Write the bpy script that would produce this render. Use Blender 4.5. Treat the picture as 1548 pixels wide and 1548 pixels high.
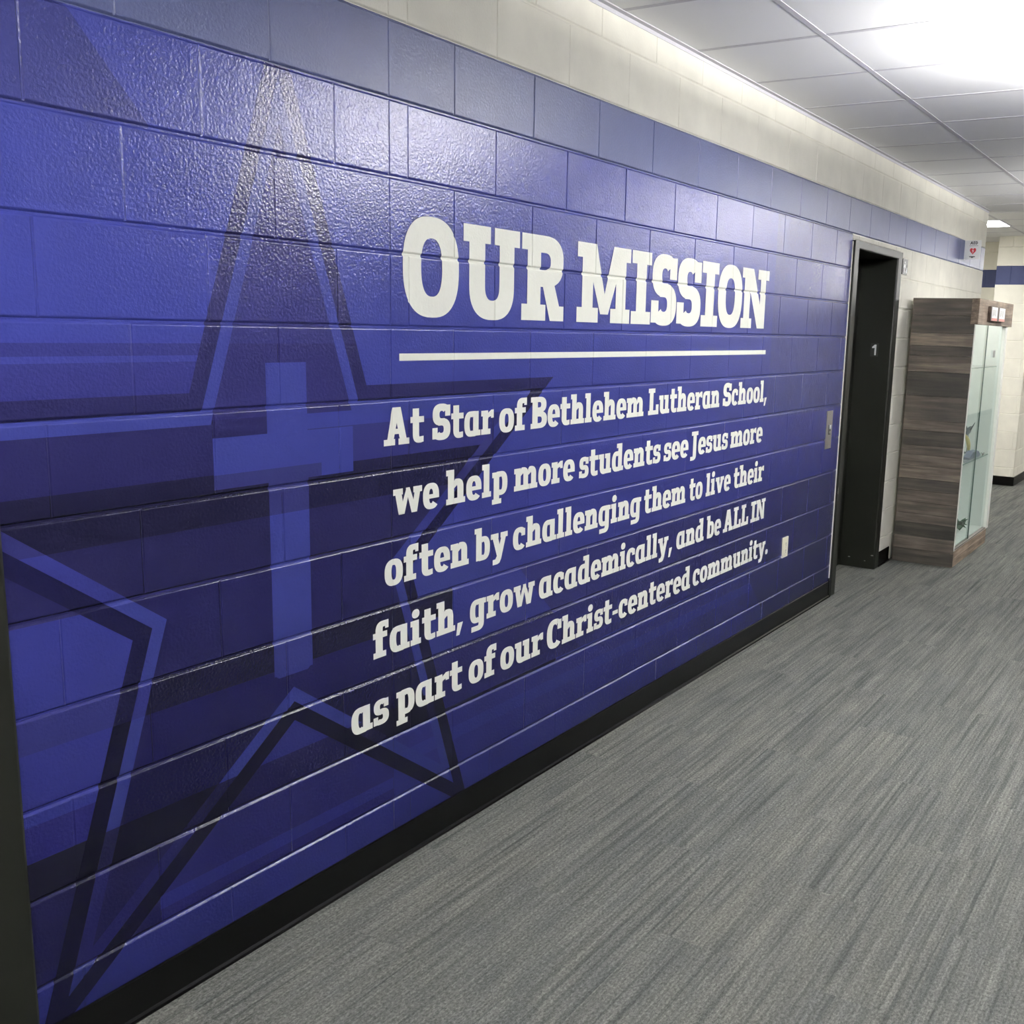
import bpy, bmesh, math, random
from mathutils import Vector, Matrix
from mathutils.geometry import delaunay_2d_cdt

for o in list(bpy.data.objects):
    bpy.data.objects.remove(o, do_unlink=True)
SC = bpy.context.scene
COL = SC.collection
random.seed(4)

# ------------------------------------------------------------------ camera
CAM_LOC = (-2.4987, -2.0339, 1.6395)
RX = (0.5248387, -0.8507513, 0.0276867)
RY = (-0.1428823, -0.1201176, -0.9824237)
RZ = (0.8391239, 0.5116581, -0.1845996)
cd = bpy.data.cameras.new('camera')
cd.sensor_width = 36.0
cd.lens = 36.0 * 1562.5165 / 1548.0
cd.shift_x = -(894.5866 - 774.0) / 1548.0
cd.shift_y = (788.7894 - 774.0) / 1548.0
cd.clip_start = 0.02
cam = bpy.data.objects.new('camera', cd)
COL.objects.link(cam)
M = Matrix.Identity(4)
for i in range(3):
    M[i][0] = RX[i]; M[i][1] = -RY[i]; M[i][2] = -RZ[i]; M[i][3] = CAM_LOC[i]
cam.matrix_world = M
SC.camera = cam

# ------------------------------------------------------------------ world, exposure
W = bpy.data.worlds.new('world'); SC.world = W
W.use_nodes = True
W.node_tree.nodes['Background'].inputs[0].default_value = (0.9, 0.95, 1.0, 1)
W.node_tree.nodes['Background'].inputs[1].default_value = 0.05
SC.view_settings.view_transform = 'Standard'
SC.view_settings.look = 'None'
SC.view_settings.gamma = 1.0
SC.view_settings.use_curve_mapping = False
SC.view_settings.exposure = 0.0
LAMP_STRENGTH = 34.0
CEIL_FILL = 6.2  # strength factor of the added glowing tops that brighten the ceiling
LAMP_COLOR = (1.0, 0.99, 0.97, 1)

# ------------------------------------------------------------------ helpers
def lin(h):
    h = h.lstrip('#')
    v = [int(h[i:i+2], 16) / 255 for i in (0, 2, 4)]
    return tuple((c / 12.92 if c <= .04045 else ((c + .055) / 1.055) ** 2.4) for c in v)

class MB:
    """collects faces in world coordinates and links them as ONE mesh object"""
    def __init__(s):
        s.bm = bmesh.new()
    def face(s, pts):
        return s.bm.faces.new([s.bm.verts.new(p) for p in pts])
    def box(s, x0, x1, y0, y1, z0, z1, bevel=0.0):
        b = bmesh.new()
        bmesh.ops.create_cube(b, size=1.0)
        for v in b.verts:
            v.co = Vector(((x0 + x1) / 2 + v.co.x * (x1 - x0), (y0 + y1) / 2 + v.co.y * (y1 - y0), (z0 + z1) / 2 + v.co.z * (z1 - z0)))
        if bevel > 0:
            bmesh.ops.bevel(b, geom=b.edges[:], offset=bevel, segments=2, profile=.6, affect='EDGES')
        s.merge(b)
        return s
    def merge(s, b, mat=None):
        m = {}
        for v in b.verts:
            m[v] = s.bm.verts.new(mat @ v.co if mat else v.co)
        for f in b.faces:
            try:
                s.bm.faces.new([m[v] for v in f.verts]).smooth = f.smooth
            except ValueError:
                pass
        b.free()
    def cyl(s, p0, p1, r0, r1=None, n=20, cap=True):
        p0 = Vector(p0); p1 = Vector(p1); r1 = r0 if r1 is None else r1
        d = (p1 - p0).normalized()
        a = d.orthogonal().normalized(); c = d.cross(a)
        A = [s.bm.verts.new(p0 + (a * math.cos(t) + c * math.sin(t)) * r0) for t in [2 * math.pi * i / n for i in range(n)]]
        B = [s.bm.verts.new(p1 + (a * math.cos(t) + c * math.sin(t)) * r1) for t in [2 * math.pi * i / n for i in range(n)]]
        for i in range(n):
            s.bm.faces.new([A[i], A[(i + 1) % n], B[(i + 1) % n], B[i]]).smooth = True
        if cap:
            s.bm.faces.new(A[::-1]); s.bm.faces.new(B)
        return s
    def tube(s, pts, radii, n=10, flat=1.0):
        rings = []
        pts = [Vector(p) for p in pts]
        for i, p in enumerate(pts):
            d = (pts[min(i + 1, len(pts) - 1)] - pts[max(i - 1, 0)]).normalized()
            a = d.cross(Vector((0, 1, 0)))
            if a.length < .1: a = d.cross(Vector((1, 0, 0)))
            a.normalize(); c = d.cross(a)
            r = radii[i] if isinstance(radii, (list, tuple)) else radii
            rings.append([s.bm.verts.new(p + (a * math.cos(t) + c * math.sin(t) * flat) * r) for t in [2 * math.pi * k / n for k in range(n)]])
        for A, B in zip(rings, rings[1:]):
            for k in range(n):
                s.bm.faces.new([A[k], A[(k + 1) % n], B[(k + 1) % n], B[k]]).smooth = True
        s.bm.faces.new(rings[0][::-1]); s.bm.faces.new(rings[-1])
        return s
    def sweep_x(s, prof, x0, x1):
        """profile of (y,z) points swept along x, with end caps"""
        A = [s.bm.verts.new((x0, y, z)) for y, z in prof]
        B = [s.bm.verts.new((x1, y, z)) for y, z in prof]
        n = len(prof)
        for i in range(n):
            s.bm.faces.new([A[i], B[i], B[(i + 1) % n], A[(i + 1) % n]])
        s.bm.faces.new(A[::-1]); s.bm.faces.new(B)
        return s
    def sweep(s, prof, frm, to, ax, bx):
        """closed profile of (a,b) along unit axes ax,bx swept from frm to to"""
        frm = Vector(frm); to = Vector(to); ax = Vector(ax); bx = Vector(bx)
        A = [s.bm.verts.new(frm + ax * a + bx * b) for a, b in prof]
        B = [s.bm.verts.new(to + ax * a + bx * b) for a, b in prof]
        n = len(prof)
        for i in range(n):
            s.bm.faces.new([A[i], B[i], B[(i + 1) % n], A[(i + 1) % n]])
        s.bm.faces.new(A[::-1]); s.bm.faces.new(B)
        return s
    def build(s, name, mat, parent=None, recalc=True):
        if recalc:
            bmesh.ops.recalc_face_normals(s.bm, faces=s.bm.faces[:])
        me = bpy.data.meshes.new(name)
        off = Vector((0, 0, 0))
        if parent is not None:
            q = parent
            while q is not None:
                off += q.location; q = q.parent
        else:
            xs = [v.co for v in s.bm.verts]
            off = Vector(((min(v.x for v in xs) + max(v.x for v in xs)) / 2, (min(v.y for v in xs) + max(v.y for v in xs)) / 2, min(v.z for v in xs)))
        for v in s.bm.verts: v.co -= off
        s.bm.to_mesh(me); s.bm.free()
        me.materials.append(mat)
        o = bpy.data.objects.new(name, me); COL.objects.link(o)
        if parent is not None: o.parent = parent
        else: o.location = off
        return o

def thing(name, loc, label=None, cat=None, group=None, kind=None):
    o = bpy.data.objects.new(name, None); COL.objects.link(o)
    o.empty_display_size = .1
    o.location = loc
    tag(o, label, cat, group, kind)
    return o
def tag(o, label=None, cat=None, group=None, kind=None):
    if label: o['label'] = label
    if cat: o['category'] = cat
    if group: o['group'] = group
    if kind: o['kind'] = kind
    return o

# ------------------------------------------------------------------ materials
def newmat(name):
    m = bpy.data.materials.new(name); m.use_nodes = True
    nt = m.node_tree
    return m, nt, nt.nodes['Principled BSDF'], nt.links
def node(nt, t, **kw):
    n = nt.nodes.new(t)
    for k, v in kw.items(): setattr(n, k, v)
    return n
def coords(nt, scale=(1, 1, 1), src='Object'):
    tc = node(nt, 'ShaderNodeTexCoord'); mp = node(nt, 'ShaderNodeMapping')
    mp.inputs['Scale'].default_value = scale
    nt.links.new(tc.outputs[src], mp.inputs['Vector'])
    return mp.outputs['Vector']
def noise(nt, vec, scale, detail=4, rough=.55):
    n = node(nt, 'ShaderNodeTexNoise')
    n.inputs['Scale'].default_value = scale; n.inputs['Detail'].default_value = detail; n.inputs['Roughness'].default_value = rough
    nt.links.new(vec, n.inputs['Vector'])
    return n.outputs['Fac']
def ramp(nt, fac, stops):
    r = node(nt, 'ShaderNodeValToRGB')
    e = r.color_ramp.elements
    while len(e) < len(stops): e.new(.5)
    for i, (p, c) in enumerate(stops):
        e[i].position = p; e[i].color = (*c, 1)
    nt.links.new(fac, r.inputs['Fac'])
    return r.outputs['Color']
def mix(nt, a, b, fac, mode='MIX'):
    m = node(nt, 'ShaderNodeMix', data_type='RGBA', blend_type=mode)
    for s, v in ((m.inputs[6], a), (m.inputs[7], b), (m.inputs[0], fac)):
        if hasattr(v, 'is_output'): nt.links.new(v, s)
        elif isinstance(v, (int, float)): s.default_value = v
        else: s.default_value = (*v, 1) if len(v) == 3 else v
    return m.outputs[2]
def bump(nt, h, strength, dist):
    b = node(nt, 'ShaderNodeBump'); b.inputs['Strength'].default_value = strength; b.inputs['Distance'].default_value = dist
    nt.links.new(h, b.inputs['Height'])
    return b.outputs['Normal']
def simple(name, col, rough=.5, metal=0.0, spec=.5, bumps=None):
    m, nt, p, L = newmat(name)
    p.inputs['Base Color'].default_value = (*col, 1); p.inputs['Roughness'].default_value = rough
    p.inputs['Metallic'].default_value = metal; p.inputs['Specular IOR Level'].default_value = spec
    v = coords(nt)
    f = noise(nt, v, 60, 3)
    L.new(mix(nt, tuple(c * .93 for c in col), tuple(min(1, c * 1.07) for c in col), f), p.inputs['Base Color'])
    if bumps:
        L.new(bump(nt, noise(nt, v, bumps[0], 3), bumps[1], bumps[2]), p.inputs['Normal'])
    return m

def mat_block_wall():
    m, nt, p, L = newmat('painted_block')
    a = node(nt, 'ShaderNodeVertexColor'); a.layer_name = 'paint'
    v = coords(nt)
    tone = ramp(nt, noise(nt, v, 5, 5), [(.3, (.93, .93, .93)), (.7, (1.06, 1.06, 1.06))])
    L.new(mix(nt, a.outputs['Color'], tone, 1.0, 'MULTIPLY'), p.inputs['Base Color'])
    sl = node(nt, 'ShaderNodeMapRange'); sl.inputs['To Min'].default_value = .22; sl.inputs['To Max'].default_value = .28
    L.new(a.outputs['Alpha'], sl.inputs['Value']); L.new(sl.outputs['Result'], p.inputs['Specular IOR Level'])
    r = node(nt, 'ShaderNodeMapRange'); r.inputs['To Min'].default_value = .15; r.inputs['To Max'].default_value = .24
    L.new(noise(nt, v, 9, 3), r.inputs['Value'])
    rr = node(nt, 'ShaderNodeMix', data_type='FLOAT'); rr.inputs[2].default_value = .6
    L.new(a.outputs['Alpha'], rr.inputs[0]); L.new(r.outputs['Result'], rr.inputs[3]); L.new(rr.outputs[0], p.inputs['Roughness'])
    n1 = noise(nt, v, 130, 3, .5); n2 = noise(nt, v, 14, 3, .5)
    ad = node(nt, 'ShaderNodeMath', operation='MULTIPLY_ADD'); ad.inputs[1].default_value = .55
    L.new(n2, ad.inputs[0]); L.new(n1, ad.inputs[2])
    L.new(bump(nt, ad.outputs[0], .55, .0024), p.inputs['Normal'])
    return m
def mat_paint_flat(name, rough=.5):
    m, nt, p, L = newmat(name)
    a = node(nt, 'ShaderNodeVertexColor'); a.layer_name = 'paint'
    v = coords(nt)
    tone = ramp(nt, noise(nt, v, 5, 5), [(.3, (.94, .94, .94)), (.7, (1.05, 1.05, 1.05))])
    L.new(mix(nt, a.outputs['Color'], tone, 1.0, 'MULTIPLY'), p.inputs['Base Color'])
    p.inputs['Roughness'].default_value = .20; p.inputs['Specular IOR Level'].default_value = .31
    n1 = noise(nt, v, 130, 3, .5)
    L.new(bump(nt, n1, .55, .0024), p.inputs['Normal'])
    return m
def mat_letters():
    m, nt, p, L = newmat('cream_lettering')
    v = coords(nt)
    L.new(mix(nt, (.76, .765, .68), (.83, .835, .755), noise(nt, v, 40, 4)), p.inputs['Base Color'])
    p.inputs['Roughness'].default_value = .5
    L.new(bump(nt, noise(nt, v, 130, 3), .3, .0015), p.inputs['Normal'])
    return m
def mat_cream_block(name, col, course=.2032, length=.4064):
    m, nt, p, L = newmat(name)
    v = coords(nt)
    L.new(mix(nt, tuple(c * .95 for c in col), col, noise(nt, v, 6, 4)), p.inputs['Base Color'])
    p.inputs['Roughness'].default_value = .42
    L.new(bump(nt, noise(nt, v, 130, 3), .35, .002), p.inputs['Normal'])
    return m
def mat_carpet():
    m, nt, p, L = newmat('grey_streaked_carpet')
    v = coords(nt)
    br = node(nt, 'ShaderNodeTexBrick')
    br.inputs['Color1'].default_value = (0, 0, 0, 1); br.inputs['Color2'].default_value = (1, 1, 1, 1); br.inputs['Mortar'].default_value = (.5, .5, .5, 1)
    br.inputs['Scale'].default_value = 1.0; br.inputs['Mortar Size'].default_value = 0.0
    br.inputs['Brick Width'].default_value = .92; br.inputs['Row Height'].default_value = .23
    L.new(v, br.inputs['Vector'])
    # every carpet plank shifts the streak pattern
    sh = node(nt, 'ShaderNodeVectorMath', operation='MULTIPLY_ADD')
    sh.inputs[1].default_value = (7.3, 3.1, 5.0)
    L.new(br.outputs['Color'], sh.inputs[0]); L.new(v, sh.inputs[2])
    def sc(vec, s):
        q = node(nt, 'ShaderNodeVectorMath', operation='MULTIPLY'); q.inputs[1].default_value = s
        L.new(vec, q.inputs[0]); return q.outputs[0]
    s1 = noise(nt, sc(sh.outputs[0], (1.0, 52, 1)), 1.0, 3, .55)
    s2 = noise(nt, sc(sh.outputs[0], (4.0, 13, 1)), 1.0, 3, .6)
    s3 = noise(nt, sc(sh.outputs[0], (2.0, 140, 1)), 1.0, 2, .5)
    sp = noise(nt, sc(v, (95, 150, 1)), 1.0, 3, .7)
    ln = ramp(nt, s1, [(.33, (.062, .065, .063)), (.45, (.096, .098, .092)), (.72, (.124, .124, .117))])
    pt = ramp(nt, s2, [(.3, (.82, .84, .86)), (.7, (1.16, 1.15, 1.11))])
    c = mix(nt, ln, pt, .9, 'MULTIPLY')
    fs = noise(nt, sc(v, (210, 330, 1)), 1.0, 2, .7)
    c = mix(nt, c, ramp(nt, fs, [(.3, (.75, .75, .75)), (.7, (1.25, 1.25, 1.25))]), 1.0, 'MULTIPLY')
    c = mix(nt, c, ramp(nt, s3, [(.3, (.72, .73, .73)), (.7, (1.2, 1.2, 1.19))]), 1.0, 'MULTIPLY')
    spk = ramp(nt, sp, [(.3, (.45, .46, .45)), (.5, (.97, .97, .96)), (.70, (1.62, 1.62, 1.58))])
    c = mix(nt, c, spk, .95, 'MULTIPLY')
    pl = ramp(nt, br.outputs['Color'], [(0, (.95, .96, .97)), (1, (1.05, 1.04, 1.03))])
    c = mix(nt, c, pl, 1.0, 'MULTIPLY')
    L.new(c, p.inputs['Base Color'])
    p.inputs['Roughness'].default_value = .95; p.inputs['Specular IOR Level'].default_value = .15
    L.new(bump(nt, sp, .6, .003), p.inputs['Normal'])
    return m
def mat_ceiling():
    m, nt, p, L = newmat('ceiling_tile')
    v = coords(nt)
    c = mix(nt, (.84, .84, .855), (.88, .88, .89), noise(nt, v, 220, 3))
    L.new(c, p.inputs['Base Color']); p.inputs['Roughness'].default_value = .9; p.inputs['Specular IOR Level'].default_value = .2
    L.new(bump(nt, noise(nt, v, 260, 3), .25, .002), p.inputs['Normal'])
    return m
def mat_wood(name, along, dark, mid, light, knots=True):
    m, nt, p, L = newmat(name)
    s = [22, 22, 38]; s['xyz'.index(along)] = 2.4
    v = coords(nt)
    a = node(nt, 'ShaderNodeVertexColor'); a.layer_name = 'board'
    sh = node(nt, 'ShaderNodeVectorMath', operation='MULTIPLY_ADD'); sh.inputs[1].default_value = (3.7, 5.1, 2.2)
    L.new(a.outputs['Color'], sh.inputs[0]); L.new(v, sh.inputs[2])
    q = node(nt, 'ShaderNodeVectorMath', operation='MULTIPLY'); q.inputs[1].default_value = s
    L.new(sh.outputs[0], q.inputs[0])
    g = noise(nt, q.outputs[0], 1.0, 6, .62)
    c = ramp(nt, g, [(.28, dark), (.5, mid), (.74, light)])
    big = noise(nt, sh.outputs[0], 5.0, 3, .5)
    c = mix(nt, c, ramp(nt, big, [(.3, (.62, .60, .60)), (.7, (1.25, 1.2, 1.15))]), .8, 'MULTIPLY')
    bt = ramp(nt, a.outputs['Color'], [(.15, (.30, .31, .28)), (.45, (1.0, .96, .92)), (.72, (1.9, 1.78, 1.65))])
    c = mix(nt, c, bt, 1.0, 'MULTIPLY')
    L.new(c, p.inputs['Base Color']); p.inputs['Roughness'].default_value = .62
    L.new(bump(nt, g, .35, .004), p.inputs['Normal'])
    return m
def mat_glass(name='case_glass', tint=(.955, .985, .97)):
    m, nt, p, L = newmat(name)
    nt.nodes.remove(p)
    out = nt.nodes['Material Output']
    tr = node(nt, 'ShaderNodeBsdfTransparent'); tr.inputs[0].default_value = (*tint, 1)
    gl = node(nt, 'ShaderNodeBsdfGlossy'); gl.inputs['Roughness'].default_value = .03
    fr = node(nt, 'ShaderNodeFresnel'); fr.inputs['IOR'].default_value = 1.38
    mx = node(nt, 'ShaderNodeMixShader')
    v = coords(nt); f = noise(nt, v, 4, 2)
    L.new(mix(nt, tuple(c * .97 for c in tint), tint, f), tr.inputs[0])
    ge = node(nt, 'ShaderNodeNewGeometry'); om = node(nt, 'ShaderNodeMath', operation='SUBTRACT'); om.inputs[0].default_value = 1.0
    L.new(ge.outputs['Backfacing'], om.inputs[1])
    fm = node(nt, 'ShaderNodeMath', operation='MULTIPLY'); L.new(fr.outputs[0], fm.inputs[0]); L.new(om.outputs[0], fm.inputs[1])
    L.new(fm.outputs[0], mx.inputs[0]); L.new(tr.outputs[0], mx.inputs[1]); L.new(gl.outputs[0], mx.inputs[2])
    L.new(mx.outputs[0], out.inputs['Surface'])
    return m
def mat_lamp(name, k=1.0):
    m, nt, p, L = newmat(name)
    p.inputs['Base Color'].default_value = (.9, .9, .9, 1)
    p.inputs['Emission Color'].default_value = LAMP_COLOR
    p.inputs['Emission Strength'].default_value = LAMP_STRENGTH * k
    return m

_lm = {}
def lamp_mat(k):
    if k not in _lm: _lm[k] = mat_lamp('lamp_lens', k)
    return _lm[k]
M_WALL = mat_block_wall()
M_FILM = mat_paint_flat('mural_paint')
M_LET = mat_letters()
M_CREAM = mat_cream_block('cream_block', (.80, .765, .66))
M_DARKREFL = mat_cream_block('reflection_darkening_blue', (.02, .023, .05))  # dark colour chosen to keep reflections in the mural dark
M_CARPET = mat_carpet()
M_CEIL = mat_ceiling()
M_GRID = simple('ceiling_grid_metal', (.60, .59, .63), .7, spec=.2)
M_BASE = simple('black_rubber_base', (.003, .003, .003), .2, spec=.15)
M_BLACK = simple('black_frame_paint', (.008, .0085, .006), .42, spec=.32, bumps=(90, .1, .001))
M_CAULK = simple('cream_caulk', (.75, .74, .66), .5)
M_STEEL = simple('brushed_steel', (.52, .50, .50), .34, .9)
M_DARK = simple('dark_plastic', (.02, .02, .02), .4)
M_IVORY = simple('ivory_plastic', (.74, .71, .55), .4)
M_WHITE = simple('white_laminate', (.83, .85, .83), .35)
M_WHITEF = simple('white_trim_paint', (.84, .84, .78), .35)
M_SIGNW = simple('sign_white', (.82, .83, .83), .35)
M_RED = simple('sign_red', (.55, .035, .045), .4)
M_PINK = simple('faded_red', (.70, .30, .25), .5)
M_BROWN = simple('dark_brown_wood', (.045, .025, .015), .5)
M_WOODS = mat_wood('weathered_boards', 'y', (.026, .024, .020), (.082, .073, .062), (.18, .163, .140))
M_WOODF = mat_wood('weathered_front_boards', 'x', (.055, .042, .030), (.15, .122, .096), (.28, .24, .195))
M_GLASS = mat_glass()
M_GLASSE = simple('glass_edge', (.05, .10, .09), .15)
M_TRACK = simple('dull_brown_track', (.17, .145, .12), .5)
M_SLATE = simple('slate_grey_ceramic', (.07, .08, .095), .35)
M_PRINT = simple('grey_print', (.38, .36, .33), .5)

# ------------------------------------------------------------------ wall of painted block
CO = .2032; BL = .4064; CTRL = -.279
WX0, WX1 = -1.414, 7.48
OX0, OX1, OZ = 3.748, 4.785, 2.2
CEIL = 2.757
JD = .0046                      # depth of the mortar joints
HB, HM = .0085, .0022           # bed joint: half width, half flat bottom
VB, VM = .0038, .0010           # head joint
def JV(k): return .0024 if k >= 8 else .0013   # its depth, shallower in the lower courses

def course_joints(k):
    js = []
    if k % 2:
        js += [CTRL - n * BL for n in range(1, 4)]
        js += [n * BL for n in range(0, 20)]
    else:
        js += [CTRL - (n + .5) * BL for n in range(0, 4)]
        js += [-BL / 2 + n * BL for n in range(0, 20)]
    js.append(CTRL)
    return sorted(j for j in js if WX0 + .02 < j < WX1 - .02)

def cut(bm, co, no, pred=None):
    fs = [f for f in bm.faces if pred is None or pred(f)]
    es = set(); vs = set()
    for f in fs:
        es.update(f.edges); vs.update(f.verts)
    bmesh.ops.bisect_plane(bm, geom=list(vs) + list(es) + fs, dist=1e-6, plane_co=co, plane_no=no)

# --- the painted star: nested regular pentagrams about one centre
SCX, SCZ = -.665, 1.071
R_OUT, R_MID, R_IN = .395, .352, .319
NRM = [(math.cos(math.radians(a)), math.sin(math.radians(a))) for a in (90, 162, 234, 306, 18)]
def star_level(x, z, r):
    """inside the pentagram whose five lines lie at distance r (at most one violated)"""
    bad = 0
    for nx, nz in NRM:
        if nx * (x - SCX) + nz * (z - SCZ) > r: bad += 1
    return bad <= 1
def in_poly(x, z, P):
    c = False; j = len(P) - 1
    for i in range(len(P)):
        xi, zi = P[i]; xj, zj = P[j]
        if (zi > z) != (zj > z) and x < (xj - xi) * (z - zi) / (zj - zi) + xi: c = not c
        j = i
    return c
def cross_in(x, z):
    return (-.729 < x < -.597 and .713 < z < 1.532) or (-.893 < x < -.433 and 1.233 < z < 1.357)

BASE_BLUE = (.033, .040, .196)
def sh(c, k, kb=None):
    kb = k if kb is None else kb
    return (c[0] * k, c[1] * k, c[2] * kb)
LIGHT = sh(BASE_BLUE, 1.0, 1.0)
NAVY = (.068, .081, .178)
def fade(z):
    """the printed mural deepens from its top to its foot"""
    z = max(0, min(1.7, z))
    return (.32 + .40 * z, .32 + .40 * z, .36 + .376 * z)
CREAM = (.80, .775, .68)

# background stripes of the mural: (x0, x1, z0, z1, factor on red/green, factor on blue)
STRIPES = [
 (-1.42, .30, 1.829, 1.852, 1.03, 1.05),
 (-1.42, -.93, 1.552, 1.579, .72, .66),
 (-1.42, -.93, 1.538, 1.552, 1.02, 1.0),
 (-1.42, -.90, 1.466, 1.538, .72, .66),
 (-1.42, -.665, 1.27, 1.40, .46, .36),
 (-1.42, -.60, 1.149, 1.27, .27, .15),
 (-1.42, -.63, 1.016, 1.149, .40, .29),
 (-.60, 9, 1.26, 1.36, .72, .60),
 (-.60, 9, 1.149, 1.26, .30, .18),
 (-.60, 9, 1.016, 1.149, .44, .32),
]
DIAG_TOP = [(-1.6, 2.24), (-1.205, 2.24), (-1.02, 2.032), (-1.6, 2.032)]
DIAG_R = [(.36, .813), (.775, .42), (3.8, .42), (3.8, .813)]
LOW_R = [(2.385, .406), (2.80, 0.0), (3.8, 0.0), (3.8, .406)]
MID_R = [(3.12, .72), (3.2, .813), (3.8, .813), (3.8, .5), (3.45, .3)]
ZCUTS = [2.235, 2.4384, 1.852, 1.829, 1.579, 1.552, 1.538, 1.40, 1.466, 1.425, 1.39, 1.36, 1.27, 1.26, 1.149, 1.143, 1.016, .813, .735, .72, .61, .576, .495, .406, .276, .24]

def mural(x, z):
    """returns region, colour of the paint at a point of the wall"""
    if z > 2.4384: return 'wall', CREAM
    if z > 2.2352: return 'wall', NAVY
    if x > 3.745: return 'wall', CREAM
    # ---- background
    c = BASE_BLUE
    inside = star_level(x, z, R_OUT)
    k = (1.0, 1.0)
    if in_poly(x, z, DIAG_TOP): k = (.86, .66)
    elif 1.829 < z < 1.852 and x < -.6: k = (1.06, 1.07)
    elif z <= 1.829 and x < -.5 and z > 1.579: k = (1.0, 1.06)
    if x < .45 or inside:
        for x0, x1, z0, z1, a, b in STRIPES:
            if x0 < x < x1 and z0 < z < z1 and (inside or x < SCX): k = (a, b)
    if inside and z > 1.40: k = (.66, .53) if z > 1.57 else (.56, .46)
    if inside and .735 < z < 1.016: k = (.38, .34)
    if inside and z <= 1.016 and z > .813: k = (.38, .34)
    if .735 <= z < .813 and (inside or x < -.0 and x > -1.1): k = (.26, .16)
    if .61 <= z < .735 and (inside or -1.1 < x < -.2): k = (.34, .34)
    if .61 <= z < .735 and not inside and x < -1.1: k = (.86, .96)
    if .735 <= z < .813 and not inside and x < -1.1: k = (.80, .74)
    if .813 <= z < 1.0 and not inside and x < -1.0: k = (.92, 1.0)
    if 1.0 <= z < 1.149 and not inside and x < -1.0: k = (.50, .38)
    if .406 <= z < .61:
        if x < -1.0 and not inside: k = (.95, 1.05) if z > .576 else ((.62, .68) if z > .495 else (.26, .13))
        elif inside: k = (.26, .24) if z > .495 else (.20, .11)
        elif x < -.36: k = (.80, .80) if z > .495 else (.38, .32)
        elif x < .5: k = (.40, .30)
    if .203 <= z < .406 and x < -.36:
        if inside or x < -1.1: k = (.42, .36) if z > .24 else (.46, .40)
        else: k = (.66, .62) if z > .276 else ((.86, .94) if z > .24 else (.64, .66))
    if .203 <= z < .406 and x >= -.36:
        k = (.82, .86) if z > .345 else ((.96, 1.0) if z > .30 else (.86, .88))
    if z < .203: k = (.94, 1.0)
    if in_poly(x, z, DIAG_R): k = (.74, .66)
    elif .42 < z < .60 and -.2 < x < .775 and not inside: k = (.62, .54)
    elif z > .61 and z < 1.2 and x > .1 and not inside: k = (.96, 1.0)
    if in_poly(x, z, LOW_R): k = (.82, .70)
    if in_poly(x, z, MID_R): k = (.88, .64)
    if x > 2.55 and z > 1.2: k = (1.08, .86)
    reg = 'wall'
    # ---- star bands and the cross over the background
    if cross_in(x, z):
        reg = 'cross'; k = (1.04, 1.02)
        if 1.149 < z < 1.268 and x < -.55: k = (.78, .60)
        elif z < .813: k = (.94, .86)
    elif inside and not star_level(x, z, R_MID):
        reg = 'dark'
        k = (.50, .38) if z > 1.57 else (.42, .32)
        if z > 2.04: k = (.66, .52)
        if 1.149 < z < 1.425: k = (.26, .20)
        elif .495 < z <= 1.149: k = (.24, .20) if x > -.3 or z > .735 else (.17, .13)
        elif .406 < z <= .495: k = (.12, .08)
        elif z <= .406: k = (.20, .15) if z > .203 else (.26, .22)
    elif star_level(x, z, R_MID) and not star_level(x, z, R_IN):
        reg = 'light'; k = (1.02, .98)
        if z > 1.9: k = (1.0, .86)
        if 1.149 < z < 1.30 : k = (.72, .56)
        elif 1.016 < z <= 1.149: k = (.86, .86)
        elif .406 < z <= .495: k = (.36, .27)
        elif .735 < z < .813: k = (.82, .80)
        elif .203 < z <= .406 and x < -.36: k = (.62, .56)
    if k[0] < 1: return reg, (c[0] * k[0] * 1.02, c[1] * k[0] * max(.80, 1 - .48 * (1 - k[0])), c[2] * k[1] * (.94 if k[0] < .6 else 1))
    return reg, (c[0] * k[0], c[1] * k[0], c[2] * k[1])

def prof(d, b, m, depth):
    if d >= b - 1e-7: return 0.0
    if d <= m + 1e-7: return depth
    t = (d - m) / (b - m)
    P = ((0, 1), (.19, .76), (.39, .46), (.6, .21), (.8, .06), (1, 0))
    for (a0, v0), (a1, v1) in zip(P, P[1:]):
        if t <= a1: return depth * (v0 + (v1 - v0) * (t - a0) / (a1 - a0))
    return 0.0
PQ = [HM / HB + (1 - HM / HB) * q for q in (0, .19, .39, .6, .8, 1)]
def wall_cells():
    cells = []
    k = 0
    while k * CO < CEIL:
        z0 = k * CO; z1 = min((k + 1) * CO, CEIL + .02)
        xs = [WX0] + course_joints(k) + [WX1]
        for a, b in zip(xs, xs[1:]):
            if z0 < OZ - .001 and a < OX1 and b > OX0:
                if a < OX0 - .02: cells.append((a, OX0, z0, z1))
                if b > OX1 + .02: cells.append((OX1, b, z0, z1))
                if z1 > OZ + .01: cells.append((max(a, OX0), min(b, OX1), OZ, z1))
            else:
                cells.append((a, b, z0, z1))
        k += 1
    return cells

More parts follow.
